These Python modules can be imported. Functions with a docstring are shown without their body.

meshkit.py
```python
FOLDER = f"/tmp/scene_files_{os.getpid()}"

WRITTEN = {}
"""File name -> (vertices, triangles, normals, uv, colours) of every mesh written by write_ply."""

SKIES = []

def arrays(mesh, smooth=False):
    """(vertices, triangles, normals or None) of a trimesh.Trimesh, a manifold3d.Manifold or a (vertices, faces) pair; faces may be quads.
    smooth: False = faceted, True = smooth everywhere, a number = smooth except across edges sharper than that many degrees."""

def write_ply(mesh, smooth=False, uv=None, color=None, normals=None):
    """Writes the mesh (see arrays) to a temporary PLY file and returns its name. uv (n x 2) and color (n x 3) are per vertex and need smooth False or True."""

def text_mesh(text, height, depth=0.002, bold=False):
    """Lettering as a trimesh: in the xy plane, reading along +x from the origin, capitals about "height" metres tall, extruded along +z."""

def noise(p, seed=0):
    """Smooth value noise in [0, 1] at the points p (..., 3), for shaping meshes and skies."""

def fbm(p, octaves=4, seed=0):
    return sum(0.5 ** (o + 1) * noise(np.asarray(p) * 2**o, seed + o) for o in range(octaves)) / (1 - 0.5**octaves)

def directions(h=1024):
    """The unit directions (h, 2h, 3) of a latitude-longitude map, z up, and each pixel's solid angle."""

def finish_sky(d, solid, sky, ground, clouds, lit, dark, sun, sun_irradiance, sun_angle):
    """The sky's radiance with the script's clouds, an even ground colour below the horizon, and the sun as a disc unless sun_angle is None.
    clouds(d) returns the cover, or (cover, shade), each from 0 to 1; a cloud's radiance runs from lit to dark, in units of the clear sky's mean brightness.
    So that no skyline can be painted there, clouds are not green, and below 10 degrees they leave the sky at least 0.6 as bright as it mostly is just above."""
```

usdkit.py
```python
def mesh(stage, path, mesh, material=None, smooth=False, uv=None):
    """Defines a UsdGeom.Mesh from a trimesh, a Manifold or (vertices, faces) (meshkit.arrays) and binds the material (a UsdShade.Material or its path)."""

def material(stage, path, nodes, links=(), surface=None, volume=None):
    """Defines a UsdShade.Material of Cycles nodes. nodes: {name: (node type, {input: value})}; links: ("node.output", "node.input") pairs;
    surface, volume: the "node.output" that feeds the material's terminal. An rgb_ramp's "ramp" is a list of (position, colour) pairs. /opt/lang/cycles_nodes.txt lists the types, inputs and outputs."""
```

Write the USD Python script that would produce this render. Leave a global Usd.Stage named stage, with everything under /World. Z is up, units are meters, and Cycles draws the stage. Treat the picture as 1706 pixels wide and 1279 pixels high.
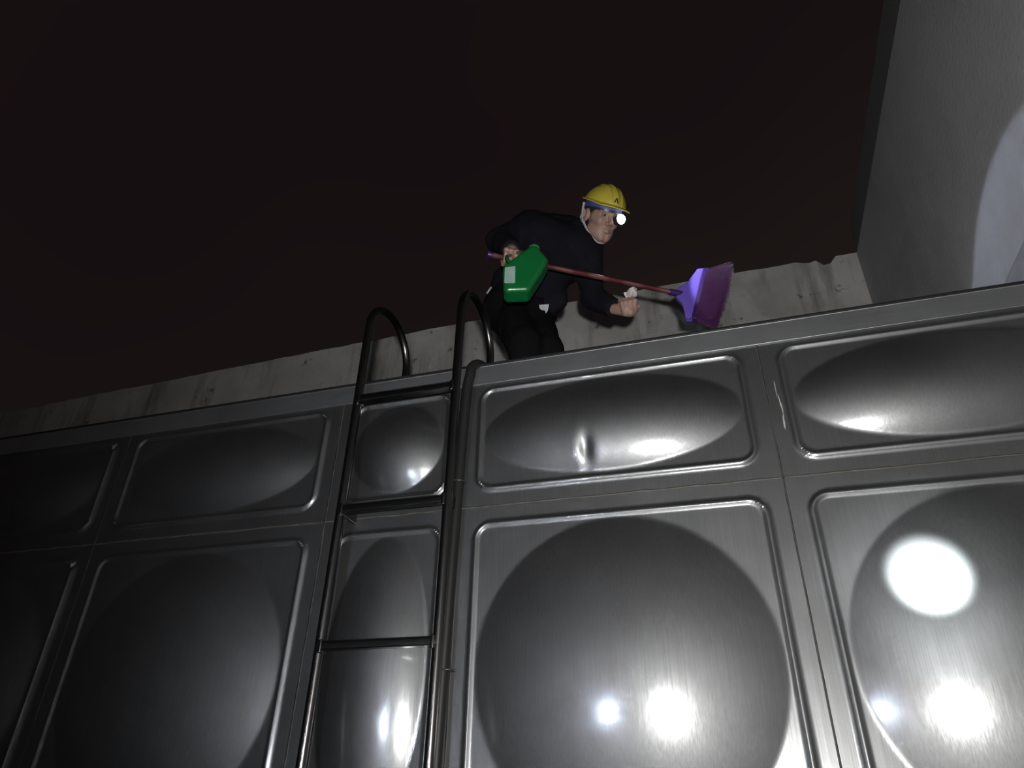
import math, random
import numpy as np
import trimesh, manifold3d as m3
from shapely.geometry import Polygon
from scipy import sparse
import usdkit, meshkit
from pxr import Usd, UsdGeom, UsdLux, UsdShade, Gf, Sdf

random.seed(7)
rng = np.random.default_rng(7)
stage = Usd.Stage.CreateInMemory()
UsdGeom.SetStageUpAxis(stage, UsdGeom.Tokens.z)
UsdGeom.SetStageMetersPerUnit(stage, 1.0)
world = UsdGeom.Xform.Define(stage, "/World")
stage.SetDefaultPrim(world.GetPrim())
UsdGeom.Scope.Define(stage, "/World/Looks")
T = 2.9          # the tank's upper panel edge stands 2.9 m above the ground; lengths below are measured from there
UP = np.array([0, 0, T])
A = lambda *v: np.array(v, float)
unit = lambda v: np.asarray(v, float) / np.linalg.norm(v)

# ------------------------------------------------------------------ camera
cam = UsdGeom.Camera.Define(stage, "/World/camera")
RIGHT, DOWN, FWD = A(0.95588586, 0.29318946, 0.01794905), A(-0.13759, 0.50110, -0.85438), A(-0.25951345, 0.81430726, 0.51918826)
EYE = A(2.306, -1.997, -1.322) + UP
cam.AddTransformOp().Set(Gf.Matrix4d(*RIGHT, 0, *(-DOWN), 0, *(-FWD), 0, *EYE, 1))
cam.CreateHorizontalApertureAttr(36.0)
cam.CreateFocalLengthAttr(36.0 * 1150 / 1706)
cam.CreateClippingRangeAttr(Gf.Vec2f(0.05, 1000))
cam.CreateExposureAttr(0.0)

# ------------------------------------------------------------------ night sky and lamps
dome = UsdLux.DomeLight.Define(stage, "/World/night_sky")
dome.CreateIntensityAttr(1.0)
sky = usdkit.material(stage, "/World/Looks/night_sky", {
    "t": ("texture_coordinate", {}), "n": ("noise_texture", {"scale": 1.5, "detail": 1, "roughness": 0.4}),
    "r": ("rgb_ramp", {"ramp": [(0.30, (0.0080, 0.0046, 0.0056)), (0.50, (0.0092, 0.0060, 0.0061)), (0.72, (0.0125, 0.0087, 0.0080))]}),
    "b": ("background_shader", {"strength": 1.0})}, [("t.generated", "n.vector"), ("n.fac", "r.fac"), ("r.color", "b.color")], surface="b.background")
UsdShade.MaterialBindingAPI.Apply(dome.GetPrim()).Bind(sky)


def spot(name, pos, aim, half, soft, color, power, radius=0.012):
    """A small torch: pos and aim in metres from the tank edge, half = half angle of its cone."""
    l = UsdLux.SphereLight.Define(stage, "/World/" + name)
    d = unit(A(*aim) - A(*pos)); z = -d
    x = unit(np.cross(A(0, 0, 1), z)); y = np.cross(z, x)
    l.AddTransformOp().Set(Gf.Matrix4d(*x, 0, *y, 0, *z, 0, *(A(*pos) + UP), 1))
    l.CreateRadiusAttr(radius); l.CreateNormalizeAttr(True)
    l.CreateColorAttr(Gf.Vec3f(*color)); l.CreateIntensityAttr(power)
    s = UsdLux.ShapingAPI.Apply(l.GetPrim())
    s.CreateShapingConeAngleAttr(half); s.CreateShapingConeSoftnessAttr(soft)
    return l


# the photographer's head torch (wide spill and narrow core), the phone's flash and the worker's head torch
LAMP = A(2.40, -2.25, -1.37)
spot("torch_spill", LAMP, (2.38, 0.6, 0.20), 64, 1.0, (1.0, 0.975, 0.94), 118.0, 0.024)
spot("torch_core", LAMP + A(0.06, 0, 0.05), (2.79, -0.04, -0.81), 2.65, 1.0, (0.93, 1.0, 1.0), 5600.0, 0.012)
spot("torch_corona", LAMP + A(0.06, 0, 0.05), (2.79, -0.04, -0.81), 7.0, 1.0, (0.95, 1.0, 1.0), 130.0, 0.012)
spot("phone_flash", (1.50, -2.10, -1.32), (1.50, 0.3, -0.55), 50, 1.0, (0.76, 0.86, 1.0), 23.0, 0.012)
HL = A(2.052, 0.50, 1.124)
spot("headlamp_beam", HL + A(0.030, -0.004, -0.012), HL + A(math.cos(math.radians(-34.2)), -0.013, math.sin(math.radians(-34.2))), 31.3, 0.12, (0.74, 0.83, 1.0), 11.5, 0.010)


# ------------------------------------------------------------------ materials
def mat(name, nodes, links, surface="p.BSDF"):
    return usdkit.material(stage, "/World/Looks/" + name, nodes, links, surface=surface)


def plain(name, color, rough=0.5, metal=0.0, bump=None, **kw):
    n = {"p": ("principled_bsdf", dict(base_color=color, roughness=rough, metallic=metal, **kw))}
    l = []
    if bump:
        n |= {"g": ("geometry", {}), "n": ("noise_texture", {"scale": bump[0], "detail": 4}), "b": ("bump", {"strength": bump[1], "distance": bump[2]})}
        l = [("g.position", "n.vector"), ("n.fac", "b.height"), ("b.normal", "p.normal")]
    return mat(name, n, l)


def brushed(name, base, r0, r1, streak=(260, 260, 3.0), dirt=0.25):
    """Brushed stainless steel: fine upright streaks in the roughness and relief, cloudy smears in tone."""
    return mat(name, {
        "g": ("geometry", {}), "m": ("mapping", {"scale": streak}), "s": ("noise_texture", {"scale": 1.0, "detail": 5, "roughness": 0.7}),
        "c": ("noise_texture", {"scale": 3.2, "detail": 6, "roughness": 0.6}),
        "cr": ("rgb_ramp", {"ramp": [(0.30, tuple(x * (1 - dirt) for x in base)), (0.65, base)]}),
        "rr": ("map_range", {"from_min": 0.3, "from_max": 0.7, "to_min": r0, "to_max": r1}),
        "sr": ("rgb_ramp", {"ramp": [(0.30, (0.90, 0.90, 0.90)), (0.60, (1, 1, 1))]}),
        "mx": ("mix", {"mix_type": "multiply", "fac": 1.0}),
        "b": ("bump", {"strength": 0.05, "distance": 0.0003}),
        "p": ("principled_bsdf", {"metallic": 1.0, "roughness": r0}), "q": ("principled_bsdf", {"metallic": 1.0, "roughness": 0.53}), "pq": ("mix_closure", {"fac": 0.62}),
        "d": ("diffuse_bsdf", {"color": tuple(x * 0.5 for x in base)}),
        "o": ("mix_closure", {"fac": 0.03})},
        [("g.position", "m.vector"), ("m.vector", "s.vector"), ("g.position", "c.vector"), ("c.fac", "cr.fac"), ("s.fac", "sr.fac"), ("cr.color", "mx.color1"), ("sr.color", "mx.color2"),
         ("mx.color", "p.base_color"), ("s.fac", "rr.value"), ("rr.result", "p.roughness"), ("s.fac", "b.height"), ("b.normal", "p.normal"), ("b.normal", "q.normal"), ("mx.color", "q.base_color"), ("p.BSDF", "pq.closure1"), ("q.BSDF", "pq.closure2"), ("pq.closure", "o.closure1"), ("d.BSDF", "o.closure2")], surface="o.closure")


M = {}
M["steel"] = brushed("brushed_steel", (0.165, 0.169, 0.172), 0.15, 0.24)
M["rim_steel"] = brushed("rim_steel", (0.31, 0.32, 0.33), 0.40, 0.52, (3, 3, 200))
M["weld"] = plain("weld_metal", (0.045, 0.042, 0.038), 0.65, 0.4, bump=(180, 0.6, 0.002))
M["tube"] = plain("tube_steel", (0.115, 0.112, 0.110), 0.28, 1.0, bump=(60, 0.15, 0.001))
M["rung"] = plain("rung_steel", (0.055, 0.055, 0.055), 0.35, 1.0)
M["rubber"] = plain("black_rubber", (0.008, 0.008, 0.008), 0.5, specular_ior_level=0.25)
M["smear"] = plain("white_paint", (0.20, 0.20, 0.195), 0.7)


def concrete(name, light, dark, drip, scale_xz, drip_lo, drip_hi, spots=0.0):
    return mat(name, {
        "g": ("geometry", {}), "n1": ("noise_texture", {"scale": 1.6, "detail": 8, "roughness": 0.62}),
        "m": ("mapping", {"scale": scale_xz}), "n2": ("noise_texture", {"scale": 1.0, "detail": 6, "roughness": 0.65}),
        "n3": ("noise_texture", {"scale": 7.0, "detail": 6, "roughness": 0.72}),
        "n4": ("noise_texture", {"scale": 38, "detail": 3}),
        "r1": ("rgb_ramp", {"ramp": [(0.34, dark), (0.60, light)]}),
        "r2": ("rgb_ramp", {"ramp": [(drip_lo, (1, 1, 1)), (drip_hi, drip)]}),
        "r3": ("rgb_ramp", {"ramp": [(0.10 + spots, (0.30, 0.28, 0.26)), (0.17 + spots, (1, 1, 1))]}),
        "x1": ("mix", {"mix_type": "multiply", "fac": 1.0}), "x2": ("mix", {"mix_type": "multiply", "fac": 1.0}),
        "b": ("bump", {"strength": 0.35, "distance": 0.004}),
        "p": ("principled_bsdf", {"roughness": 0.9, "specular_ior_level": 0.2})},
        [("g.position", "n1.vector"), ("g.position", "m.vector"), ("m.vector", "n2.vector"), ("g.position", "n3.vector"), ("g.position", "n4.vector"), ("n1.fac", "r1.fac"), ("n2.fac", "r2.fac"), ("n3.fac", "r3.fac"),
         ("r1.color", "x1.color1"), ("r2.color", "x1.color2"), ("x1.color", "x2.color1"), ("r3.color", "x2.color2"), ("x2.color", "p.base_color"), ("n4.fac", "b.height"), ("b.normal", "p.normal")])


M["parapet"] = concrete("stained_concrete", (0.43, 0.425, 0.42), (0.31, 0.31, 0.295), (0.50, 0.50, 0.46), (4.5, 4.5, 0.55), 0.50, 0.66, 0.215)
M["plaster"] = concrete("pale_plaster", (0.345, 0.345, 0.355), (0.295, 0.295, 0.305), (0.85, 0.84, 0.82), (1.5, 1.5, 0.5), 0.5, 0.7)
M["shade_plinth"] = concrete("shade_plinth_cement", (0.24, 0.24, 0.25), (0.20, 0.20, 0.21), (0.8, 0.8, 0.8), (1.5, 1.5, 0.5), 0.5, 0.7)  # darker grey holds the wall band's painted shade; also colours the concrete plinth
M["coping"] = plain("dark_coping", (0.10, 0.10, 0.10), 0.8, bump=(30, 0.3, 0.004))
M["ground"] = concrete("dark_ground", (0.10, 0.10, 0.10), (0.07, 0.07, 0.07), (0.7, 0.7, 0.7), (2, 2, 2), 0.5, 0.7)
M["skin"] = plain("skin", (0.225, 0.138, 0.108), 0.55, bump=(120, 0.15, 0.001))
M["hair"] = plain("hair", (0.012, 0.010, 0.010), 0.6)
M["eye"] = plain("eye_white", (0.14, 0.13, 0.13), 0.15)
M["iris"] = plain("iris", (0.010, 0.007, 0.006), 0.06)
M["jacket"] = plain("jacket_cloth", (0.0062, 0.0060, 0.0090), 0.9, bump=(90, 0.3, 0.002), specular_ior_level=0.08)
M["trousers"] = plain("trouser_cloth", (0.0038, 0.0038, 0.0042), 0.95, bump=(90, 0.3, 0.002), specular_ior_level=0.05)
M["shoe"] = plain("shoe_rubber", (0.01, 0.01, 0.01), 0.6)
M["badge"] = plain("grey_badge", (0.30, 0.32, 0.33), 0.6)
M["yellow"] = plain("yellow_plastic", (0.36, 0.30, 0.035), 0.38)
M["harness"] = plain("glare_blue_harness", (0.035, 0.055, 0.24), 0.6)  # inner headband; blue glare of the head torch is put into its colour
M["strap"] = plain("white_strap", (0.30, 0.28, 0.28), 0.75)
M["mark"] = plain("dark_print", (0.03, 0.03, 0.02), 0.5)
M["lamp_body"] = plain("lamp_plastic", (0.02, 0.02, 0.022), 0.4)
M["lamp_glow"] = mat("lamp_glow", {"e": ("emission", {"color": (0.86, 0.93, 1.0), "strength": 14.0})}, [], surface="e.emission")
M["green"] = plain("green_plastic", (0.003, 0.085, 0.020), 0.32)
M["green_cap"] = plain("green_cap", (0.03, 0.14, 0.06), 0.4)
M["label"] = plain("label_paper", (0.19, 0.28, 0.24), 0.6)
M["copper"] = mat("copper_tube", {
    "t": ("texture_coordinate", {}), "w": ("wave_texture", {"scale": 2.2, "distortion": 6.0, "detail": 3}),
    "r": ("rgb_ramp", {"ramp": [(0.2, (0.32, 0.085, 0.10)), (0.8, (0.52, 0.24, 0.22))]}),
    "p": ("principled_bsdf", {"metallic": 0.85, "roughness": 0.16})}, [("t.object", "w.vector"), ("w.fac", "r.fac"), ("r.color", "p.base_color")])
M["lilac"] = plain("lilac_plastic", (0.12, 0.075, 0.40), 0.28)
M["dark_purple"] = plain("dark_purple_plastic", (0.03, 0.012, 0.07), 0.35)
M["bristle"] = mat("bristle_plastic", {
    "g": ("geometry", {}), "r": ("rgb_ramp", {"ramp": [(0.0, (0.050, 0.015, 0.056)), (0.5, (0.080, 0.016, 0.086)), (1.0, (0.12, 0.025, 0.125))]}),
    "p": ("principled_bsdf", {"roughness": 0.34, "specular_ior_level": 0.4})}, [("g.random_per_island", "r.fac"), ("r.color", "p.base_color")])
M["cloth"] = plain("white_cloth", (0.44, 0.41, 0.41), 0.9, bump=(60, 0.4, 0.003))

# ------------------------------------------------------------------ scene helpers
used = {}


def path_for(parent, name):
    base = (parent.GetPath() if parent else Sdf.Path("/World"))
    k = used.get((str(base), name), 0); used[(str(base), name)] = k + 1
    return str(base) + "/" + (name if k == 0 else f"{name}_{k:03d}")


ORIGIN = {}


def thing(name, label, cat, base, group=None, kind=None):
    """An Xform at the thing's base (metres from the tank edge) whose children are its parts."""
    p = path_for(None, name)
    x = UsdGeom.Xform.Define(stage, p); x.AddTranslateOp().Set(Gf.Vec3d(*map(float, A(*base) + UP)))
    o = x.GetPrim(); ORIGIN[p] = A(*base)
    if label: o.SetCustomDataByKey("label", label)
    if cat: o.SetCustomDataByKey("category", cat)
    if group: o.SetCustomDataByKey("group", group)
    if kind: o.SetCustomDataByKey("kind", kind)
    return o


def part(name, mesh, m, parent, smooth=35, label=None, kind=None):
    """One mesh under parent, given in metres from the tank edge."""
    p = path_for(parent, name)
    o = ORIGIN[str(parent.GetPath())]
    if hasattr(mesh, "to_mesh"):
        q = mesh.to_mesh(); mesh = (q.vert_properties[:, :3], q.tri_verts)
    if isinstance(mesh, trimesh.Trimesh): mesh = (mesh.vertices, mesh.faces)
    g = usdkit.mesh(stage, p, (np.asarray(mesh[0]) - o, np.asarray(mesh[1])), M[m], smooth=smooth)
    ORIGIN[p] = o
    if label: g.GetPrim().SetCustomDataByKey("label", label)
    if kind: g.GetPrim().SetCustomDataByKey("kind", kind)
    return g.GetPrim()


def structure(name, mesh, m, label, smooth=False):
    if hasattr(mesh, "to_mesh"):
        q = mesh.to_mesh(); mesh = (q.vert_properties[:, :3], q.tri_verts)
    if isinstance(mesh, trimesh.Trimesh): mesh = (mesh.vertices, mesh.faces)
    g = usdkit.mesh(stage, path_for(None, name), (np.asarray(mesh[0]) + UP, np.asarray(mesh[1])), M[m], smooth=smooth)
    g.GetPrim().SetCustomDataByKey("kind", "structure"); g.GetPrim().SetCustomDataByKey("label", label)
    return g.GetPrim()


def join(*ms):
    vs, fs, n = [], [], 0
    for m in ms:
        if hasattr(m, "to_mesh"): q = m.to_mesh(); m = (q.vert_properties[:, :3], q.tri_verts)
        if isinstance(m, trimesh.Trimesh): m = (m.vertices, m.faces)
        vs.append(np.asarray(m[0])); fs.append(np.asarray(m[1]) + n); n += len(m[0])
    return np.vstack(vs), np.vstack(fs)


def box(lo, hi):
    m = trimesh.creation.box(A(*hi) - A(*lo)); m.apply_translation((A(*hi) + A(*lo)) / 2); return m


def rbox(lo, hi, r=0.004):
    lo, hi = A(*lo), A(*hi)
    s = m3.Manifold.sphere(r, 8)
    return m3.Manifold.batch_hull([s.translate([float(x), float(y), float(z)]) for x in (lo[0] + r, hi[0] - r) for y in (lo[1] + r, hi[1] - r) for z in (lo[2] + r, hi[2] - r)])


def curve(points, n=60):
    """A Catmull-Rom curve through the points."""
    p = np.asarray(points, float); p = np.vstack([2 * p[0] - p[1], p, 2 * p[-1] - p[-2]]); out = []
    k = len(p) - 3
    for i in range(k):
        t = np.linspace(0, 1, max(2, n // k), endpoint=(i == k - 1))[:, None]; a, b, c, d = p[i:i + 4]
        out.append(0.5 * (2 * b + (c - a) * t + (2 * a - 5 * b + 4 * c - d) * t**2 + (3 * b - a - 3 * c + d) * t**3))
    return np.vstack(out)


def tube(points, r, sides=16, squash=None):
    """A capped tube along a polyline; r one radius or one per point."""
    p = np.asarray(points, float); n = len(p); r = np.broadcast_to(r, n)
    t = np.gradient(p, axis=0); t /= np.linalg.norm(t, axis=1, keepdims=True)
    a = np.cross(t[0], [0, 0, 1.0] if abs(t[0, 2]) < 0.9 else [1.0, 0, 0]); a /= np.linalg.norm(a); fr = []
    for i in range(n):
        a = a - t[i] * (a @ t[i]); a /= np.linalg.norm(a); fr.append((a, np.cross(t[i], a)))
    an = np.arange(sides) * 2 * np.pi / sides
    v = np.vstack([p[i] + r[i] * (np.cos(an)[:, None] * fr[i][0] + np.sin(an)[:, None] * fr[i][1]) for i in range(n)] + [p[:1], p[-1:]])
    f = []
    for i in range(n - 1):
        for j in range(sides):
            b0, b1, c0, c1 = i * sides + j, i * sides + (j + 1) % sides, (i + 1) * sides + j, (i + 1) * sides + (j + 1) % sides
            f += [(b0, b1, c1), (b0, c1, c0)]
    e = n * sides
    for j in range(sides):
        f += [(e, (j + 1) % sides, j), (e + 1, e - sides + j, e - sides + (j + 1) % sides)]
    return v, np.array(f)


# ------------------------------------------------------------------ signed distances -> one smooth mesh
def smin(a, b, k):
    h = np.clip(0.5 + 0.5 * (b - a) / k, 0, 1); return b * (1 - h) + a * h - k * h * (1 - h)


def cap(p, a, b, ra, rb):
    a, b = A(*a), A(*b); ba = b - a; t = np.clip(((p - a) @ ba) / max(ba @ ba, 1e-12), 0, 1)
    return np.linalg.norm(p - a - t[..., None] * ba, axis=-1) - (ra + (rb - ra) * t)


def ell(p, c, r):
    q = (p - A(*c)) / A(*r); k = np.linalg.norm(q, axis=-1); return (k - 1) * min(r) * (0.5 + 0.5 * np.clip(k, 0, 2) * 0 + 0.5)


def poly_sd(x, y, pts):
    """Signed distance to a 2-D polygon."""
    pts = np.asarray(pts, float); n = len(pts); d = np.full(x.shape, 1e9); ins = np.zeros(x.shape, bool)
    for i in range(n):
        a, b = pts[i], pts[(i + 1) % n]; e = b - a
        t = np.clip(((x - a[0]) * e[0] + (y - a[1]) * e[1]) / (e @ e), 0, 1)
        d = np.minimum(d, np.hypot(x - a[0] - t * e[0], y - a[1] - t * e[1]))
        if a[1] != b[1]: ins ^= ((a[1] > y) != (b[1] > y)) & (x < (b[0] - a[0]) * (y - a[1]) / (b[1] - a[1]) + a[0])
    return np.where(ins, -d, d)


TETS = np.array([[0, 5, 1, 6], [0, 1, 2, 6], [0, 2, 3, 6], [0, 3, 7, 6], [0, 7, 4, 6], [0, 4, 5, 6]])
CORN = np.array([[0, 0, 0], [1, 0, 0], [1, 1, 0], [0, 1, 0], [0, 0, 1], [1, 0, 1], [1, 1, 1], [0, 1, 1]])


def surface(f, lo, hi, h):
    """Marching tetrahedra: the zero set of f (negative inside) as a closed mesh."""
    lo, hi = A(*lo), A(*hi); n = np.ceil((hi - lo) / h).astype(int) + 1
    g = np.stack(np.meshgrid(*[lo[k] + h * np.arange(n[k]) for k in range(3)], indexing="ij"), -1)
    s = f(g.reshape(-1, 3)).reshape(n); s = np.where(s == 0, 1e-7, s)
    idx = np.arange(s.size).reshape(n); inside = s < 0
    c = [inside[d[0]:n[0] - 1 + d[0], d[1]:n[1] - 1 + d[1], d[2]:n[2] - 1 + d[2]] for d in CORN]
    cnt = sum(x.astype(int) for x in c); cell = np.argwhere((cnt > 0) & (cnt < 8))
    ids = np.stack([idx[cell[:, 0] + d[0], cell[:, 1] + d[1], cell[:, 2] + d[2]] for d in CORN], 1)
    sv, P = s.ravel(), g.reshape(-1, 3); E, D = [], []
    for t in TETS:
        q = ids[:, t]; ins = sv[q] < 0; k = ins.sum(1)
        for mask in range(1, 15):
            bits = [(mask >> i) & 1 for i in range(4)]; rows = q[(ins == np.array(bits, bool)).all(1)]
            if not len(rows): continue
            a = [i for i in range(4) if bits[i]]; b = [i for i in range(4) if not bits[i]]
            if len(a) == 1: tri = [[(a[0], b[0]), (a[0], b[1]), (a[0], b[2])]]
            elif len(a) == 3: tri = [[(a[0], b[0]), (a[1], b[0]), (a[2], b[0])]]
            else: tri = [[(a[0], b[0]), (a[0], b[1]), (a[1], b[1])], [(a[0], b[0]), (a[1], b[1]), (a[1], b[0])]]
            out = P[rows[:, b]].mean(1) - P[rows[:, a]].mean(1)
            for tr in tri: E.append(np.stack([np.sort(rows[:, list(e)], 1) for e in tr], 1)); D.append(out)
    E, D = np.concatenate(E), np.concatenate(D); key = E[..., 0].astype(np.int64) * s.size + E[..., 1]
    u, inv = np.unique(key.ravel(), return_inverse=True)
    i0, i1 = u // s.size, u % s.size; w = np.clip(sv[i0] / (sv[i0] - sv[i1]), 0.02, 0.98)
    V = P[i0] + w[:, None] * (P[i1] - P[i0]); F = inv.reshape(-1, 3).copy()
    flip = (np.cross(V[F[:, 1]] - V[F[:, 0]], V[F[:, 2]] - V[F[:, 0]]) * D).sum(1) < 0; F[flip] = F[flip][:, ::-1]
    W = sparse.coo_matrix((np.ones(3 * len(F)), (F.ravel(), F[:, [1, 2, 0]].ravel())), shape=(len(V), len(V))).tocsr()
    W = W + W.T; W = sparse.diags(1 / np.maximum(np.asarray(W.sum(1)).ravel(), 1)) @ W
    for k in range(3):                                     # smooth, then swell back
        V = V + 0.5 * (W @ V - V); V = V - 0.52 * (W @ V - V)
    return trimesh.Trimesh(V, F, process=False)


# ------------------------------------------------------------------ ground, parapets
structure("floor", box((-8, -7, -T - 0.2), (6, 3.2, -T)), "ground", "dark concrete roof deck under the tank")
PY, PX = 2.6, 3.6                                     # inner faces of the parapet behind and of the one on the right
top_x = np.linspace(-9.0, PX + 0.25, 260)
line = np.interp(top_x, [-9, -4.9, -0.5, 1.6, 3.6, 4], [2.15, 2.17, 2.30, 2.35, 2.355, 2.355])
top_z = line - 0.02 * meshkit.fbm(np.stack([top_x * 6, 0 * top_x, 0 * top_x], 1), 4, 3) + 0.008
top_z -= 0.075 * np.exp(-((top_x - 3.37) / 0.05) ** 4) * (0.7 + 0.5 * meshkit.noise(np.stack([top_x * 40, 0 * top_x, 0 * top_x], 1), 5))
top_z -= 0.03 * np.exp(-((top_x - 3.24) / 0.05) ** 2)
outline = Polygon(np.vstack([np.stack([top_x, top_z], 1), [[PX + 0.25, -T], [-9, -T]]]))
wall = trimesh.creation.extrude_polygon(outline, 0.22, engine="earcut")        # x, z(up) -> turn upright
wall.apply_transform([[1, 0, 0, 0], [0, 0, -1, PY + 0.22], [0, 1, 0, 0], [0, 0, 0, 1]]); wall.fix_normals()
structure("wall_back", wall, "parapet", "stained pale concrete parapet wall behind the steel tank")
prof = Polygon([(PX, -T), (PX, 2.34), (PX + 0.26, 2.34), (PX + 0.26, -T)])
side = trimesh.creation.extrude_polygon(prof, PY + 7.0, engine="earcut")
side.apply_transform([[1, 0, 0, 0], [0, 0, -1, PY], [0, 1, 0, 0], [0, 0, 0, 1]]); side.fix_normals()
structure("wall_right", side, "plaster", "tall pale plastered wall at the right, caught by the lamp beam")
structure("trim_1", rbox((PX + 0.008, -7.0, 2.335), (PX + 0.25, PY, 2.62), 0.006), "coping", "dark coping along the top of the right wall")
structure("shade_band_right", rbox((PX - 0.012, -6.9, -T), (PX + 0.03, PY - 0.3, 0.585), 0.004), "shade_plinth", "darker band added low on the right wall for the shade below the beam patch")  # added strip: the shade edge below the beam patch, put into colour

# ------------------------------------------------------------------ the water tank
tank = thing("water_tank", "large sectional steel water tank of pressed panels with domed bulges", "water tank", (1.0, 1.0, -T))
COLS = [(-2, 1.0), (-1, 1.0), (0, 1.0), (1, 0.5), (1.5, 1.0), (2.5, 1.0)]
ROWS = [(0.0, 0.5), (-0.5, 1.0), (-1.5, 1.0)]


def panel(x0, w, z0, h, seed, fine, dent=None):
    """A pressed panel: flat flange, a raised bead in a rounded rectangle and a bulge with a crisp rim."""
    step = 0.0062 if fine else 0.014
    nx, nz = int(w / step), int(h / step); g = 0.0028
    x = np.linspace(g, w - g, nx); z = np.linspace(g, h - g, nz)
    X, Z = np.meshgrid(x, z, indexing="ij"); u, v = X - w / 2, Z - h / 2
    inset, rc = 0.060, 0.050
    qx, qz = np.abs(u) - (w / 2 - inset - rc), np.abs(v) - (h / 2 - inset - rc)
    sd = np.hypot(np.maximum(qx, 0), np.maximum(qz, 0)) + np.minimum(np.maximum(qx, qz), 0) - rc
    e = np.abs(sd); H = np.where(e < 0.013, 0.0085 * np.cos(np.pi / 2 * e / 0.013) ** 2, 0.0)
    H += 0.0015 * (1 / (1 + np.exp(np.clip(sd / 0.003, -40, 40))))
    a, b = (0.422 if w > 0.6 else 0.172), (0.422 if h > 0.6 else 0.168)
    s = 0.079 if min(w, h) > 0.6 else 0.056
    rho = (u / a) ** 2 + (v / b) ** 2; q = 1 - rho
    H += s * 0.5 * (q + np.sqrt(q * q + 0.0009)) * (1 / (1 + np.exp(np.clip(-q / 0.012, -40, 40))))
    pts = np.stack([X * 3.1 + x0 * 3, Z * 3.1 + z0 * 3, np.full_like(X, seed * 7.7)], -1)
    H += 0.0016 * (meshkit.fbm(pts, 2, seed) - 0.5)
    if dent:
        dx, dz, sx, sz, dp = dent
        H -= dp * np.exp(-((u - dx) / sx) ** 2 - ((v - dz) / sz) ** 2) - 0.35 * dp * np.exp(-((u - dx) / (sx * 2.2)) ** 2 - ((v - dz) / (sz * 1.8)) ** 2)
    V = np.stack([X + x0, -H, Z + z0 - h], -1)
    i = np.arange(nx * nz).reshape(nx, nz)
    F = np.vstack([np.stack([i[:-1, :-1], i[1:, :-1], i[1:, 1:]], -1).reshape(-1, 3), np.stack([i[:-1, :-1], i[1:, 1:], i[:-1, 1:]], -1).reshape(-1, 3)])
    V = V.reshape(-1, 3)
    loop = np.concatenate([i[:, 0], i[-1, 1:], i[-2::-1, -1], i[0, -2:0:-1]])                     # turned-in edge
    r1 = V[loop].copy(); r1[:, 1] = 0.0022; cen = A(x0 + w / 2, 0, z0 - h / 2); d = np.sign(cen - r1); r1[:, [0, 2]] -= 0 * d[:, [0, 2]]
    r2 = V[loop].copy(); r2[:, 1] = 0.03
    n0 = len(V); L = len(loop); V = np.vstack([V, r2]); k = np.arange(L); k2 = (k + 1) % L
    F = np.vstack([F, np.stack([loop[k], n0 + k, n0 + k2], 1), np.stack([loop[k], n0 + k2, loop[k2]], 1)])
    return V, F


seed = 0
for cx, w in COLS:
    for rz, h in ROWS:
        seed += 1
        fine = rz > -1.2 and cx >= 0
        dent = (-0.068, -0.098, 0.022, 0.050, 0.013) if (cx, rz) == (1.5, 0.0) else None
        part("panel", panel(cx, w, rz, h, seed, fine, dent), "steel", tank, smooth=30)


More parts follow.
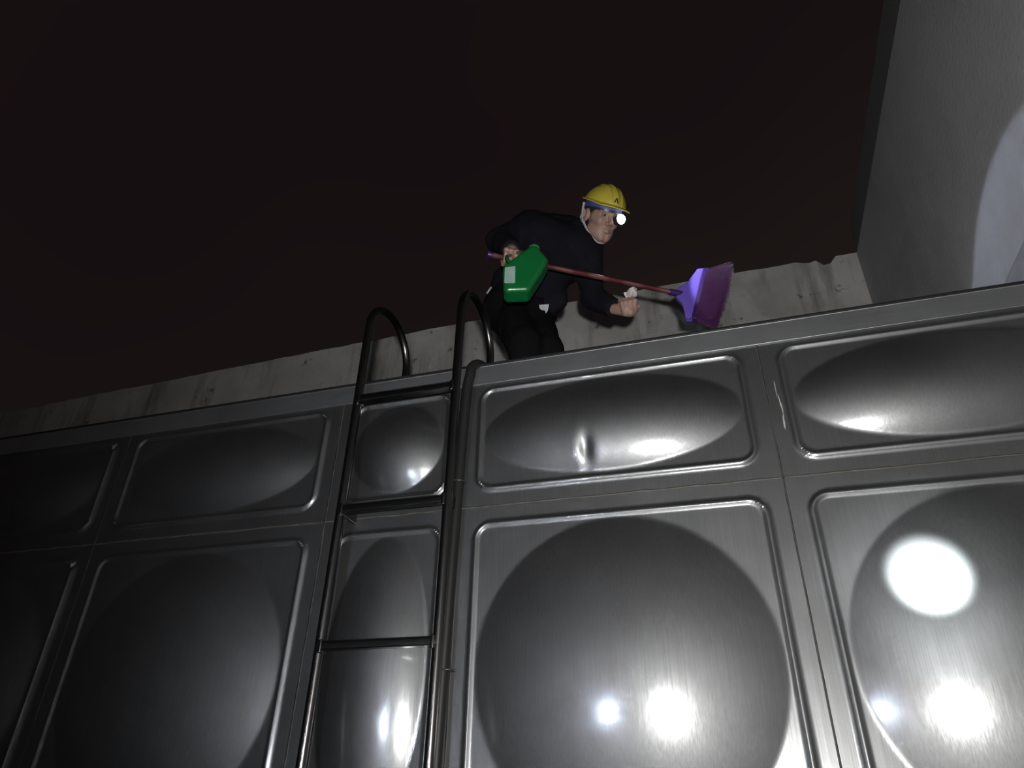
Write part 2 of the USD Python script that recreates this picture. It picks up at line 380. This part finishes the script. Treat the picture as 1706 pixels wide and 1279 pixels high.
def weld(p0, p1, r, seed):
    n = max(8, int(np.linalg.norm(A(*p1) - A(*p0)) / 0.006)); t = np.linspace(0, 1, n)[:, None]
    p = A(*p0) * (1 - t) + A(*p1) * t
    q = np.stack([t[:, 0] * n * 0.31, np.full(n, seed * 3.3), np.zeros(n)], 1)
    rr = r * (0.55 + 0.9 * meshkit.fbm(q, 3, seed))
    p[:, 2] += 0.0035 * (meshkit.noise(q * 0.4, seed + 1) - 0.5) if abs(p1[0] - p0[0]) > 0.1 else 0
    p[:, 0] += 0.0025 * (meshkit.noise(q * 0.4, seed + 1) - 0.5) if abs(p1[0] - p0[0]) < 0.1 else 0
    return tube(p, rr, 7)


for k, (cx, w) in enumerate(COLS):
    for rz in (-0.5, -1.5):
        part("weld_seam", weld((cx + 0.004, 0.0012, rz), (cx + w - 0.004, 0.0012, rz), 0.0042, 11 + k + int(10 * -rz)), "weld", tank, smooth=50)
    if cx > -2:
        part("weld_seam", weld((cx, 0.0042, -0.03), (cx, 0.0042, -2.5), 0.0028, 41 + k), "weld", tank, smooth=50)
X0, X1, DEP = -2.0, 3.5, 2.0
part("top_rim", join(rbox((X0, -0.0045, -0.034), (X1, 0.0, 0.040), 0.0012), rbox((X0, -0.0060, 0.0385), (X1, 0.06, 0.0425), 0.0012), rbox((X0, -0.0065, -0.036), (X1, 0.0, -0.033), 0.0012)), "rim_steel", tank, smooth=30)
part("lid_seal", rbox((X0, -0.0080, 0.0425), (X1, 0.020, 0.0520), 0.0015), "rubber", tank, smooth=30, label="dark seal along the top edge")
for k in range(5):
    part("roof_plate", rbox((X0 + 1.1 * k + 0.003, 0.005, 0.030), (X0 + 1.1 * (k + 1) - 0.003, DEP, 0.0385), 0.002), "rim_steel", tank, smooth=30)
part("end_wall", box((X1 - 0.03, 0.031, -2.5), (X1, DEP, 0.03)), "rim_steel", tank, smooth=False)
part("end_wall", box((X0, 0.031, -2.5), (X0 + 0.03, DEP, 0.03)), "rim_steel", tank, smooth=False)
part("back_wall", box((X0, DEP - 0.03, -2.5), (X1, DEP, 0.03)), "rim_steel", tank, smooth=False)
part("plinth", box((X0 - 0.1, -0.05, -T), (X1 + 0.05, DEP + 0.1, -2.502)), "shade_plinth", tank, smooth=False, label="concrete plinth under the tank")


def smear(cx, cz, w, h, lean, seed, y=-0.0022):
    n = 26; a = np.arange(n) * 2 * np.pi / n
    r = 0.45 + 0.9 * meshkit.noise(np.stack([np.cos(a) * 2.2, np.sin(a) * 2.2, np.full(n, seed * 5.1)], 1), seed)
    P = Polygon(np.stack([w * r * np.cos(a) + lean * h * r * np.sin(a), h * r * np.sin(a)], 1)).buffer(0)
    P = max(getattr(P, "geoms", [P]), key=lambda q: q.area)
    m = trimesh.creation.extrude_polygon(P, 0.0012, engine="earcut")
    m.apply_transform([[1, 0, 0, cx], [0, 0, -1, y + 0.0006], [0, 1, 0, cz], [0, 0, 0, 1]]); m.fix_normals(); return m


for a in [(2.536, -0.265, 0.0024, 0.040, -0.05, 2), (2.534, -0.325, 0.0034, 0.024, 0.05, 3), (2.530, -0.205, 0.0014, 0.03, 0.0, 8)]:
    part("paint_smear", smear(*a), "smear", tank, smooth=False)
part("paint_smear", smear(0.640, -0.163, 0.006, 0.022, 0.4, 4, -0.026), "smear", tank, smooth=False)

# ------------------------------------------------------------------ the ladder
LX, RX, LY = 1.118, 1.497, -0.10
ladder = thing("ladder", "steel tube ladder with hooked handrails standing against the tank", "ladder", ((LX + RX) / 2, LY, -T))
for x in (LX, RX):
    arc = [(x, LY, -T), (x, LY, -1.4), (x, LY, 0.0), (x, LY, 0.245)]
    th = np.linspace(np.pi, 0, 17)[1:]
    pts = np.vstack([np.array(arc), np.stack([np.full(16, x), LY + 0.17 + 0.17 * np.cos(th), 0.245 + 0.155 * np.sin(th)], 1), [(x, LY + 0.34, 0.15), (x, LY + 0.34, 0.0425)]])
    part("rail", tube(pts, 0.0155, 18), "tube", ladder, smooth=50)
for z in (-0.090, -0.508, -0.935, -1.36, -1.78, -2.2, -2.62):
    rg = part("rung", join(rbox((LX, LY - 0.016, z - 0.010), (RX, LY + 0.016, z + 0.012), 0.004), rbox((LX + 0.012, LY - 0.019, z + 0.010), (RX - 0.012, LY + 0.019, z + 0.0145), 0.002)), "rung", ladder, smooth=40)
    for x, s in ((LX, 1), (RX, -1)):
        part("weld_collar", rbox((x + s * 0.010 - 0.006, LY - 0.020, z - 0.020), (x + s * 0.010 + 0.006, LY + 0.020, z + 0.020), 0.004), "tube", rg, smooth=40)
for z in (-0.50, -1.50):
    for x in (LX, RX):
        part("standoff", rbox((x - 0.006, LY, z - 0.020), (x + 0.006, 0.0, z + 0.020), 0.002), "tube", ladder, smooth=40)

# ------------------------------------------------------------------ the black hose beside the ladder
hose = thing("hose", "black hose running down the tank beside the ladder's rail", "hose", (1.487, -0.03, -T))
hp = np.vstack([[(1.478, -0.033, -T), (1.485, -0.033, -1.6), (1.492, -0.033, -0.95), (1.503, -0.033, -0.36), (1.512, -0.033, -0.08)],
                [(1.522, -0.033, -0.005), (1.524, -0.030, 0.025), (1.535, -0.012, 0.050), (1.545, 0.025, 0.062), (1.56, 0.09, 0.060), (1.575, 0.16, 0.061)]])
part("tube", tube(curve(hp, 150), 0.0185, 16), "rubber", hose, smooth=60)
for z in (-0.42, -1.0):
    part("cable_tie", tube(curve([(1.502 + 0.022 * math.cos(a), -0.033 + 0.0205 * math.sin(a), z) for a in np.linspace(0, 6.28, 14)], 30), 0.0025, 6), "lamp_body", hose, smooth=60)

# ------------------------------------------------------------------ the broom
E0, E1 = A(1.500, 0.170, 0.747), A(2.289, 0.700, 0.759)
AX = unit(E1 - E0)                                    # along the handle
WD = unit(A(0.30, 0.13, 1.0))                          # along the row of bristles: the head sits askew on its handle
HA = A(0.95, -0.10, -0.36); HA = unit(HA - WD * (HA @ WD))                         # the way the bristles point
TH = unit(np.cross(HA, WD))
broom = thing("broom", "purple broom with a copper-red handle held out over the tank", "broom", E1)
part("handle", tube(np.stack([E0 + (E1 - E0) * t for t in np.linspace(0, 0.965, 30)]), 0.0115, 14), "copper", broom, smooth=60)
part("handle_cap", tube([E0 - AX * 0.012, E0 - AX * 0.008, E0 + AX * 0.012], [0.009, 0.0128, 0.0128], 14), "dark_purple", broom, smooth=50)
part("socket", tube([E1 - AX * 0.075, E1 - AX * 0.07, E1 - AX * 0.0, E1 + AX * 0.055], [0.0135, 0.0155, 0.0165, 0.013], 16), "dark_purple", broom, smooth=50)
G = lambda a, w, t=0.0: E1 + HA * a + WD * w + TH * t
fan = [(-0.035, 0.022), (0.012, 0.075), (0.040, 0.160), (0.075, 0.165), (0.078, -0.165), (0.045, -0.160), (0.015, -0.075), (-0.030, -0.022)]


def fan_f(p):
    q = p - E1; d2 = poly_sd(q @ HA, q @ WD, fan) + 0.008; d1 = np.abs(q @ TH) - 0.010
    return np.minimum(np.maximum(d2, d1), 0) + np.hypot(np.maximum(d2, 0), np.maximum(d1, 0)) - 0.008


part("head", surface(fan_f, E1 - 0.24, E1 + 0.24, 0.0055), "lilac", broom, smooth=60, label="lilac plastic head")
part("head_block", m3.Manifold.batch_hull([m3.Manifold.sphere(0.006, 10).translate([*map(float, G(a, w, t))]) for a in (0.070, 0.092) for w in (-0.158, 0.160) for t in (-0.011, 0.011)]), "dark_purple", broom, smooth=40)
vs, fs, nb = [], [], 0
for k in range(2300):
    w = rng.uniform(-0.155, 0.158); t = rng.uniform(-0.020, 0.020); L = rng.uniform(0.112, 0.132)
    b = G(0.090, w, t); fl = (0.20 if w > 0 else 0.38) * w / 0.16; L *= 0.90 + (0.9 * w if w < 0 else 0.0)
    e = G(0.090 + L, w + fl * L + rng.normal(0, 0.003), t * 2.1 + rng.normal(0, 0.003)); mid = (b + e) / 2 + TH * rng.normal(0, 0.003) + WD * rng.normal(0, 0.002)
    v, f = tube([b, mid, e], [0.0012, 0.0012, 0.0010], 4); vs.append(v); fs.append(f + nb); nb += len(v)
part("bristles", (np.vstack(vs), np.vstack(fs)), "bristle", broom, smooth=False, kind="stuff")

# ------------------------------------------------------------------ the green jug
JO, HAR = A(1.680, 0.115, 0.58), A(1.600, 0.205, 0.760)      # the jug; the right hand that holds it and the broom
jug = thing("jug", "green plastic jug with a pale label hanging from the worker's hand", "jug", (1.65, 0.115, 0.44))
JX, JZ = unit(A(0.958, 0.28, 0.0)), A(0, 0, 1.0)
JN = np.cross(JX, JZ)
body2 = [(0.022, 0.092), (0.052, 0.088), (0.066, 0.062), (0.095, 0.016), (0.070, -0.045), (0.022, -0.140), (0.010, -0.150), (-0.072, -0.154), (-0.086, -0.140), (-0.093, -0.060), (-0.090, -0.018), (-0.048, 0.022), (-0.004, 0.066)]


def jug_f(p):
    q = p - JO; x, y = q @ JX, q @ JZ; r = 0.018
    d2 = poly_sd(x, y, body2) + r; d1 = np.abs(q @ JN) - (0.045 - r)
    d = np.minimum(np.maximum(d2, d1), 0) + np.hypot(np.maximum(d2, 0), np.maximum(d1, 0)) - r
    return d


part("body", surface(jug_f, JO - A(0.12, 0.085, 0.18), JO + A(0.12, 0.085, 0.14), 0.0045), "green", jug, smooth=60)
part("handle", tube(curve([JO + JX * -0.052 + JZ * 0.010, JO + JX * -0.085 + JZ * 0.075 + A(0, 0.02, 0), HAR + A(-0.012, -0.004, -0.012), HAR + A(0.018, -0.004, -0.006), JO + JX * 0.000 + JZ * 0.085, JO + JX * 0.010 + JZ * 0.060], 48), 0.0075, 12), "green", jug, smooth=60)
part("cap", tube([JO + JX * 0.034 + JZ * 0.082, JO + JX * 0.035 + JZ * 0.086, JO + JX * 0.037 + JZ * 0.112, JO + JX * 0.037 + JZ * 0.116], [0.021, 0.0235, 0.0235, 0.020], 22), "green_cap", jug, smooth=40, label="paler green screw cap")
lab = trimesh.creation.extrude_polygon(Polygon([(-0.083, -0.118), (-0.040, -0.118), (-0.040, -0.028), (-0.083, -0.036)]).buffer(-0.004).buffer(0.004), 0.0012, engine="earcut")
lab.apply_transform(np.vstack([np.column_stack([JX, JZ, JN, JO + JN * 0.0452]), [0, 0, 0, 1]]))
part("label", lab, "label", jug, smooth=False, label="pale rectangular label")

# ------------------------------------------------------------------ the worker
SHR, SHL = A(1.560, 0.545, 1.245), A(1.865, 0.620, 1.085)
ELR = A(1.462, 0.390, 1.035)
ELL, HAL = A(1.862, 0.660, 0.805), A(2.040, 0.545, 0.640)
WRR, WRL = HAR + A(-0.025, 0.045, 0.062), HAL + A(-0.062, 0.030, 0.006)
PEL, WAI = A(1.510, 0.600, 0.745), A(1.585, 0.600, 0.935)
CHR, CHL = A(1.625, 0.575, 1.135), A(1.775, 0.600, 1.060)
UPB, NECK = A(1.680, 0.640, 1.235), A(1.815, 0.590, 1.165)
HIR, HIL = A(1.455, 0.560, 0.720), A(1.560, 0.640, 0.715)
KNR, KNL = A(1.590, 0.430, 0.420), A(1.665, 0.520, 0.430)
ANR, ANL = A(1.540, 0.640, 0.115), A(1.700, 0.760, 0.115)
TOR, TOL = A(1.600, 0.470, 0.065), A(1.800, 0.600, 0.065)
HC = A(1.952, 0.530, 1.195)                            # middle of the skull
yaw, pit = math.radians(-42), math.radians(-43)
HX = A(math.cos(yaw) * math.cos(pit), math.sin(yaw) * math.cos(pit), math.sin(pit))
HY = unit(np.cross(A(0, 0, 1), HX)); HZ = np.cross(HX, HY)
roll = math.radians(8); HY, HZ = HY * math.cos(roll) + HZ * math.sin(roll), HZ * math.cos(roll) - HY * math.sin(roll)
hl = lambda x, y, z: HC + HX * x + HY * y + HZ * z     # head coordinates: forward, to the worker's left, up

person = thing("person", "worker in dark clothes and yellow helmet bending over the tank's top with a broom", "person", (1.6, 0.6, 0.04))


def torso_f(p, grow=0.0, arms=True):
    d = cap(p, PEL - A(0.05, 0.04, 0), PEL + A(0.055, 0.03, 0), 0.105 + grow, 0.105 + grow)
    d = smin(d, cap(p, PEL, WAI, 0.120 + grow, 0.115 + grow), 0.05)
    d = smin(d, cap(p, WAI, CHR, 0.115 + grow, 0.125 + grow), 0.05)
    d = smin(d, cap(p, CHR, CHL, 0.125 + grow, 0.115 + grow), 0.05)
    d = smin(d, cap(p, WAI + A(0.03, 0, 0), CHL, 0.105 + grow, 0.115 + grow), 0.05)
    d = smin(d, cap(p, SHR + A(0.03, 0, -0.01), UPB, 0.078 + grow, 0.085 + grow), 0.05)
    d = smin(d, cap(p, UPB, SHL - A(0.03, 0, -0.01), 0.085 + grow, 0.068 + grow), 0.05)
    if arms:
        d = smin(d, cap(p, SHR, ELR, 0.066 + grow, 0.050 + grow), 0.035)
        d = smin(d, cap(p, ELR, WRR, 0.050 + grow, 0.034 + grow), 0.02)
        d = smin(d, cap(p, SHL, ELL, 0.060 + grow, 0.048 + grow), 0.035)
        d = smin(d, cap(p, ELL, WRL, 0.048 + grow, 0.034 + grow), 0.02)
    return d


def legs_f(p, grow=0.0):
    d = cap(p, PEL - A(0.05, 0.04, 0), PEL + A(0.055, 0.03, 0), 0.108 + grow, 0.108 + grow)
    for h, k, a in ((HIR, KNR, ANR), (HIL, KNL, ANL)):
        d = smin(d, cap(p, h, k, 0.088 + grow, 0.066 + grow), 0.03)
        d = smin(d, cap(p, k, a, 0.062 + grow, 0.044 + grow), 0.02)
    return d


def wrinkle(p, amp, sc, seed):
    return amp * (meshkit.fbm(p * A(sc, sc, sc * 0.7), 3, seed) - 0.5)


def head_f(p):
    q = p - HC; x, y, z = q @ HX, q @ HY, q @ HZ; q = np.stack([x, y, z], -1); ya = np.stack([x, np.abs(y), z], -1)
    d = ell(q, (-0.005, 0, 0.035), (0.098, 0.078, 0.088))
    d = smin(d, ell(q, (0.030, 0, -0.045), (0.062, 0.060, 0.075)), 0.035)
    d = smin(d, cap(ya, (0.020, 0.050, -0.070), (0.070, 0.012, -0.102), 0.022, 0.020), 0.025)       # jaw to chin
    d = smin(d, cap(ya, (0.066, 0.040, -0.022), (0.040, 0.060, -0.012), 0.021, 0.016), 0.02)        # cheekbone
    d = smin(d, cap(ya, (0.086, 0.012, 0.030), (0.074, 0.048, 0.026), 0.011, 0.009), 0.014)         # brow
    d = -smin(-d, cap(ya, (0.098, 0.031, 0.008), (0.092, 0.040, 0.008), 0.011, 0.010), 0.012)       # eye socket
    d = smin(d, cap(q, (0.088, 0, 0.014), (0.112, 0, -0.026), 0.008, 0.012), 0.010)                 # nose
    d = smin(d, cap(ya, (0.100, 0.010, -0.032), (0.098, 0.013, -0.033), 0.008, 0.008), 0.006)       # nostril
    d = smin(d, cap(ya, (0.096, 0.0, -0.056), (0.084, 0.022, -0.060), 0.007, 0.004), 0.006)         # lips
    d = smin(d, cap(ya, (0.094, 0.0, -0.070), (0.084, 0.018, -0.067), 0.008, 0.004), 0.006)
    d = -smin(-d, cap(ya, (0.104, 0.0, -0.063), (0.088, 0.022, -0.0635), 0.0022, 0.0015), 0.003)
    ear = np.maximum(ell(ya, (-0.010, 0.080, -0.008), (0.024, 0.014, 0.034)), -ell(ya, (-0.006, 0.094, -0.006), (0.013, 0.010, 0.020)))
    return smin(d, ear, 0.008)


def neck_f(p):
    return cap(p, NECK - A(0.05, -0.01, 0.03), hl(-0.020, 0, -0.060), 0.062, 0.052)


def fist_f(p, c, a, pn, wrist, r_rod):
    """A hand closed round a rod through c along a; pn points from the rod to the back of the hand."""
    a = unit(a); pn = unit(pn - a * (pn @ a)); q = np.cross(a, pn)
    if q @ (c - wrist) < 0: q = -q
    P = lambda t, u, v: c + a * t + pn * u + q * v
    R = r_rod + 0.0085
    d = cap(p, wrist, P(0.0, R + 0.010, -0.030), 0.026, 0.026)
    for i, (t, fr, end) in enumerate(((0.031, 0.0088, 250), (0.010, 0.0092, 258), (-0.011, 0.0088, 252), (-0.031, 0.0078, 240))):
        kn = P(t, R + 0.013, 0.016)
        d = smin(d, cap(p, P(t * 0.7, R + 0.010, -0.034), kn, 0.0135, 0.0112), 0.008)               # back of the hand to knuckle
        th = np.radians(np.linspace(38, end, 4)); pts = [kn] + [P(t, R * 1.12 * math.cos(x), R * 1.25 * math.sin(x)) for x in th]
        for u, v in zip(pts[:-1], pts[1:]): d = np.minimum(d, smin(d, cap(p, u, v, fr, fr * 0.94), 0.0022))
    tp = [P(0.030, R * 0.9, -0.032), P(0.048, R * 0.30, -R * 1.2), P(0.046, -R * 0.9, -R * 0.75), P(0.036, -R * 1.25, R * 0.25)]
    for u, v, r0, r1 in zip(tp[:-1], tp[1:], (0.014, 0.0115, 0.010), (0.0115, 0.010, 0.0090)): d = smin(d, cap(p, u, v, r0, r1), 0.004)
    return d


handR = lambda p: fist_f(p, E0 + AX * ((HAR - E0) @ AX), AX, A(-0.1, -0.75, 0.62), WRR, 0.0115)
handL = lambda p: fist_f(p, HAL, A(0.92, 0.22, 0.22), A(0.05, -0.62, -0.80), WRL, 0.009)
body_lo = A(1.2, 0.25, -0.0), A(2.2, 0.95, 1.45)
body = surface(lambda p: smin(smin(torso_f(p, -0.012), legs_f(p, -0.014), 0.02), np.minimum(neck_f(p), np.minimum(cap(p, ANR, TOR, 0.036, 0.026), cap(p, ANL, TOL, 0.036, 0.026))), 0.02),
               A(1.25, 0.10, 0.0), A(2.10, 0.92, 1.42), 0.015)
head = surface(head_f, HC - 0.16, HC + 0.16, 0.0036)
hr = surface(handR, HAR - 0.13, HAR + 0.13, 0.0034); hr.vertices = HAR + (hr.vertices - HAR) * 1.16
hlm = surface(handL, HAL - 0.12, HAL + 0.12, 0.0034)


def union(*ms):
    try:
        u = sum((m3.Manifold(m3.Mesh(np.asarray(m.vertices, np.float32), np.asarray(m.faces, np.uint32))) for m in ms), m3.Manifold())
        if u.is_empty() or u.num_tri() < sum(len(m.faces) for m in ms) * 0.5: raise ValueError
        return u
    except Exception:
        return join(*ms)


part("body", union(body, head, hr, hlm), "skin", person, smooth=60)
cutn = lambda p, c, n: (p - c) @ unit(n)


def jacket_f(p):
    d = torso_f(p, 0.010) + wrinkle(p, 0.020, 16, 4)
    d = smin(d, cap(p, UPB + A(0.02, 0.0, 0.02), A(1.765, 0.630, 1.255), 0.085, 0.070), 0.05)
    fr = cap(p, WAI + A(0.075, -0.01, -0.02), A(1.700, 0.585, 0.765), 0.085, 0.055)          # the loose front hanging down
    d = smin(d, fr, 0.05)
    d = smin(d, cap(p, A(1.440, 0.600, 0.960), A(1.395, 0.590, 0.835), 0.075, 0.055), 0.06)
    d = np.maximum(d, cutn(p, PEL - A(0, 0, 0.005), A(0.10, 0, -1.0)) * (np.abs(p[:, 0] - 1.52) < 0.13) - 1.0 * (np.abs(p[:, 0] - 1.52) >= 0.13))
    d = np.maximum(d, np.where(np.linalg.norm(p - WRR, axis=1) < 0.10, cutn(p, WRR, WRR - ELR), -1))
    d = np.maximum(d, np.where(np.linalg.norm(p - WRL, axis=1) < 0.10, cutn(p, WRL, WRL - ELL), -1))
    d = smin(d, cap(p, NECK - A(0.055, -0.02, 0.035), NECK + A(0.018, -0.012, 0.0), 0.080, 0.074), 0.02)   # collar
    return d


jk = part("jacket", surface(jacket_f, A(1.28, 0.12, 0.55), A(2.10, 0.92, 1.42), 0.0095), "jacket", person, smooth=70, label="loose dark navy jacket")
part("trousers", surface(lambda p: np.maximum(legs_f(p, 0.012) + wrinkle(p, 0.022, 14, 8), 0.072 - p[:, 2]), A(1.25, 0.20, 0.08), A(1.95, 0.95, 0.92), 0.0105), "trousers", person, smooth=70, label="black work trousers")
for an, to in ((ANR, TOR), (ANL, TOL)):
    part("shoe", surface(lambda p: np.maximum(smin(cap(p, an - A(0.01, -0.02, 0.035), to, 0.048, 0.040), cap(p, an, an + A(0, 0, 0.03), 0.050, 0.050), 0.03), 0.0435 - p[:, 2]), np.minimum(an, to) - 0.09, np.maximum(an, to) + 0.10, 0.009), "shoe", person, smooth=60)


def patch(c, n, up, w, h, pts=None):
    n = unit(n); u = unit(A(*up) - n * (A(*up) @ n)); r = np.cross(u, n)
    P = Polygon(pts if pts else [(-w, -h), (w, -h), (w, h), (-w, h)])
    m = trimesh.creation.extrude_polygon(P, 0.003, engine="earcut"); m.apply_transform(np.vstack([np.column_stack([r, u, n, c]), [0, 0, 0, 1]])); return m




def on_jacket(x, z):
    """The jacket's front surface at this x and z."""
    y = np.linspace(0.2, 0.9, 700); q = np.stack([np.full(700, x), y, np.full(700, z)], 1); d = np.minimum(jacket_f(q), legs_f(q, 0.014)); k = int(np.argmax(d < 0)); return A(x, y[k] - 0.006, z)


part("badge", patch(on_jacket(1.652, 0.690) - A(0, 0.008, 0), A(0.15, -0.95, -0.25), (0.1, 0, 1), 0, 0, [(-0.026, 0.014), (-0.020, -0.012), (0.004, -0.014), (0.010, -0.030), (0.018, -0.014), (0.022, 0.018)]), "badge", jk, smooth=False, label="grey reflective tag at the hem")
for x, z, w, h, up in ((1.462, 0.865, 0.004, 0.015, (-0.35, 0, 1)), (1.388, 0.815, 0.005, 0.020, (0.7, 0, 0.8))):
    part("piping", patch(on_jacket(x, z), A(-0.25, -0.95, 0.0), up, w, h), "badge", jk, smooth=False, label="grey reflective piping")
for s in (-1, 1):
    ey = trimesh.creation.icosphere(3, 0.0125); ey.apply_translation(hl(0.0785, s * 0.033, 0.008)); e = part("eye", ey, "eye", person, smooth=True)
    g = unit(HX * 0.93 - HZ * 0.30 - HY * 0.05 * s); ir = trimesh.creation.icosphere(3, 0.0065); ir.apply_translation(hl(0.0785, s * 0.033, 0.008) + g * 0.0082); part("iris", ir, "iris", e, smooth=True)
    part("eyebrow", tube(curve([hl(0.094, s * 0.016, 0.030), hl(0.0905, s * 0.034, 0.036), hl(0.078, s * 0.052, 0.031)], 12), [0.002] * 2 + [0.0032] * 6 + [0.0018] * (len(curve([hl(0, 0, 0), hl(1, 0, 0), hl(1, 1, 0)], 12)) - 8), 8), "hair", person, smooth=60)


def hair_f(p):
    q = p - HC; q = np.stack([q @ HX, q @ HY, q @ HZ], -1)
    d = ell(q, (-0.008, 0, 0.033), (0.101, 0.081, 0.091)); ya = np.abs(q[:, 1])
    d = smin(d, ell(q, (-0.035, 0, -0.020), (0.066, 0.066, 0.062)), 0.02)
    d = np.maximum(d, q[:, 0] - 0.045 + 0.9 * np.maximum(0.02 - q[:, 2], 0) - 3.0 * np.maximum(q[:, 2] - 0.05, 0))
    return np.maximum(d + 0.004 * (meshkit.noise(q * 160, 3) - 0.5), -0.062 - q[:, 2])


part("hair", surface(hair_f, HC - 0.15, HC + 0.15, 0.005), "hair", person, smooth=60)

# helmet: a hollow shell with a peak, ridges, inner harness, strap and lamp
HE = 0.064                                               # height of the helmet's edge above the skull's middle


def helmet_f(p):
    q = p - HC; x, y, z = q @ HX, q @ HY, q @ HZ
    rim = HE - 0.012 * np.clip(x / 0.1, -1, 1)
    def shell(g): return (np.sqrt(((x + 0.002) / (0.128 + g)) ** 2 + (y / (0.104 + g)) ** 2 + ((z - 0.040) / (0.118 + g)) ** 2) - 1) * 0.105
    ridge = 0.005 * np.exp(-(y / 0.012) ** 2) + 0.0035 * np.exp(-((np.abs(y) - 0.034) / 0.008) ** 2)
    d = np.maximum(shell(0.0) - ridge * np.clip((z - rim) / 0.03, 0, 1), -shell(-0.0060)); d = np.maximum(d, rim - z)
    rad = np.sqrt((x / 0.128) ** 2 + (y / 0.104) ** 2); out = 0.009 + 0.016 * np.clip((x - 0.02) / 0.10, 0, 1) ** 1.5
    drop = rim + 0.002 - 0.16 * np.maximum(rad - 1, 0) * 0.25
    br = np.maximum(np.abs(z - drop) - 0.0034, np.maximum((rad - 1) * 0.11 - out, -(rad - 0.965) * 0.11))
    return smin(d, br, 0.004)


helm = part("helmet", surface(helmet_f, HC - 0.18, HC + 0.20, 0.0036), "yellow", person, smooth=60, label="yellow plastic safety helmet")
ring = lambda rx, ry, z, k0=0, k1=2 * np.pi, n=48: np.stack([hl(rx * math.cos(a), ry * math.sin(a), z(rx * math.cos(a)) if callable(z) else z) for a in np.linspace(k0, k1, n)])


def band(rx, ry, z0, z1, th, n=56):
    """A flat strap running round the head."""
    a = np.linspace(0, 2 * np.pi, n, endpoint=False); V = []
    for z, g in ((z0, 0), (z1, 0), (z1, th), (z0, th)): V.append(np.stack([hl((rx + g) * math.cos(t), (ry + g) * math.sin(t), z) for t in a]))
    V = np.vstack(V); F = []
    for k in range(4):
        for i in range(n):
            b0, b1, c0, c1 = k * n + i, k * n + (i + 1) % n, ((k + 1) % 4) * n + i, ((k + 1) % 4) * n + (i + 1) % n; F += [(b0, b1, c1), (b0, c1, c0)]
    m = trimesh.Trimesh(V, F, process=False); m.fix_normals(); return m


part("harness", band(0.106, 0.087, 0.034, 0.074, 0.004), "harness", helm, smooth=40, label="inner headband with the head torch glare in its blue")
part("lamp_strap", band(0.110, 0.091, 0.022, 0.034, 0.003), "lamp_body", helm, smooth=40, label="dark elastic strap of the head torch")
for s in (-1, 1):
    part("chin_strap", tube(curve([hl(-0.050, s * 0.090, 0.050), hl(-0.040, s * 0.089, 0.000), hl(-0.012, s * 0.084, -0.045), hl(0.030, s * 0.060, -0.092), hl(0.052, s * 0.020, -0.122), hl(0.056, 0, -0.126)], 40), 0.0062, 8), "strap", helm, smooth=60, label="white chin strap")
    part("chin_strap", tube(curve([hl(-0.085, s * 0.062, 0.055), hl(-0.090, s * 0.060, 0.010), hl(-0.060, s * 0.078, -0.030), hl(-0.012, s * 0.084, -0.045)], 30), 0.0085, 8), "strap", helm, smooth=60, label="white nape strap")
for pts in ([(-0.012, -0.012), (-0.006, -0.012), (0.002, 0.012), (-0.003, 0.012)], [(0.012, -0.012), (0.006, -0.012), (-0.002, 0.012), (0.003, 0.012)]):
    c = hl(0.1275, -0.012, 0.082); part("emblem", patch(c, HX * 0.9 - HY * 0.1 + HZ * 0.35, HZ, 0, 0, pts), "mark", helm, smooth=False)
LD = unit(A(0.80, -0.50, -0.36))                          # where the lamp's glass faces
part("head_torch", tube([HL - LD * 0.040, HL - LD * 0.036, HL - LD * 0.006, HL - LD * 0.002], [0.019, 0.023, 0.026, 0.024], 24), "lamp_body", helm, smooth=40, label="black head torch housing")
dome_l = trimesh.creation.icosphere(3, 0.0255); dome_l.apply_translation(HL - LD * 0.006)
part("lens", dome_l, "lamp_glow", helm, smooth=True, label="glowing round lamp glass")

# ------------------------------------------------------------------ the white scrap in the worker's left hand
n = 26; gx, gz = np.meshgrid(np.linspace(-1, 1, n), np.linspace(-1, 1, n), indexing="ij")
pp = np.stack([gx * 1.7, gz * 1.7, 0 * gx], -1)
V = np.stack([gx * 0.030 + 0.010 * (meshkit.noise(pp * 1.3, 2) - 0.5), 0.050 * (meshkit.noise(pp, 5) - 0.5) + 0.02 * np.abs(gx), gz * 0.022 + 0.5 * gx * 0.012 + 0.02 * (meshkit.noise(pp * 1.1, 8) - 0.5)], -1).reshape(-1, 3)
i = np.arange(n * n).reshape(n, n)
F = np.vstack([np.stack([i[:-1, :-1], i[1:, :-1], i[1:, 1:]], -1).reshape(-1, 3), np.stack([i[:-1, :-1], i[1:, 1:], i[:-1, 1:]], -1).reshape(-1, 3)])
cl = trimesh.Trimesh(np.vstack([V, V + A(0, 0.0015, 0)]), np.vstack([F, F[:, ::-1] + n * n]), process=False)
scrap = thing("rag", "small crumpled white rag pinched in the worker's left hand", "rag", HAL + A(0.022, -0.028, 0.040))
cl.apply_translation(HAL + A(0.022, -0.028, 0.040))
part("cloth", cl, "cloth", scrap, smooth=60)
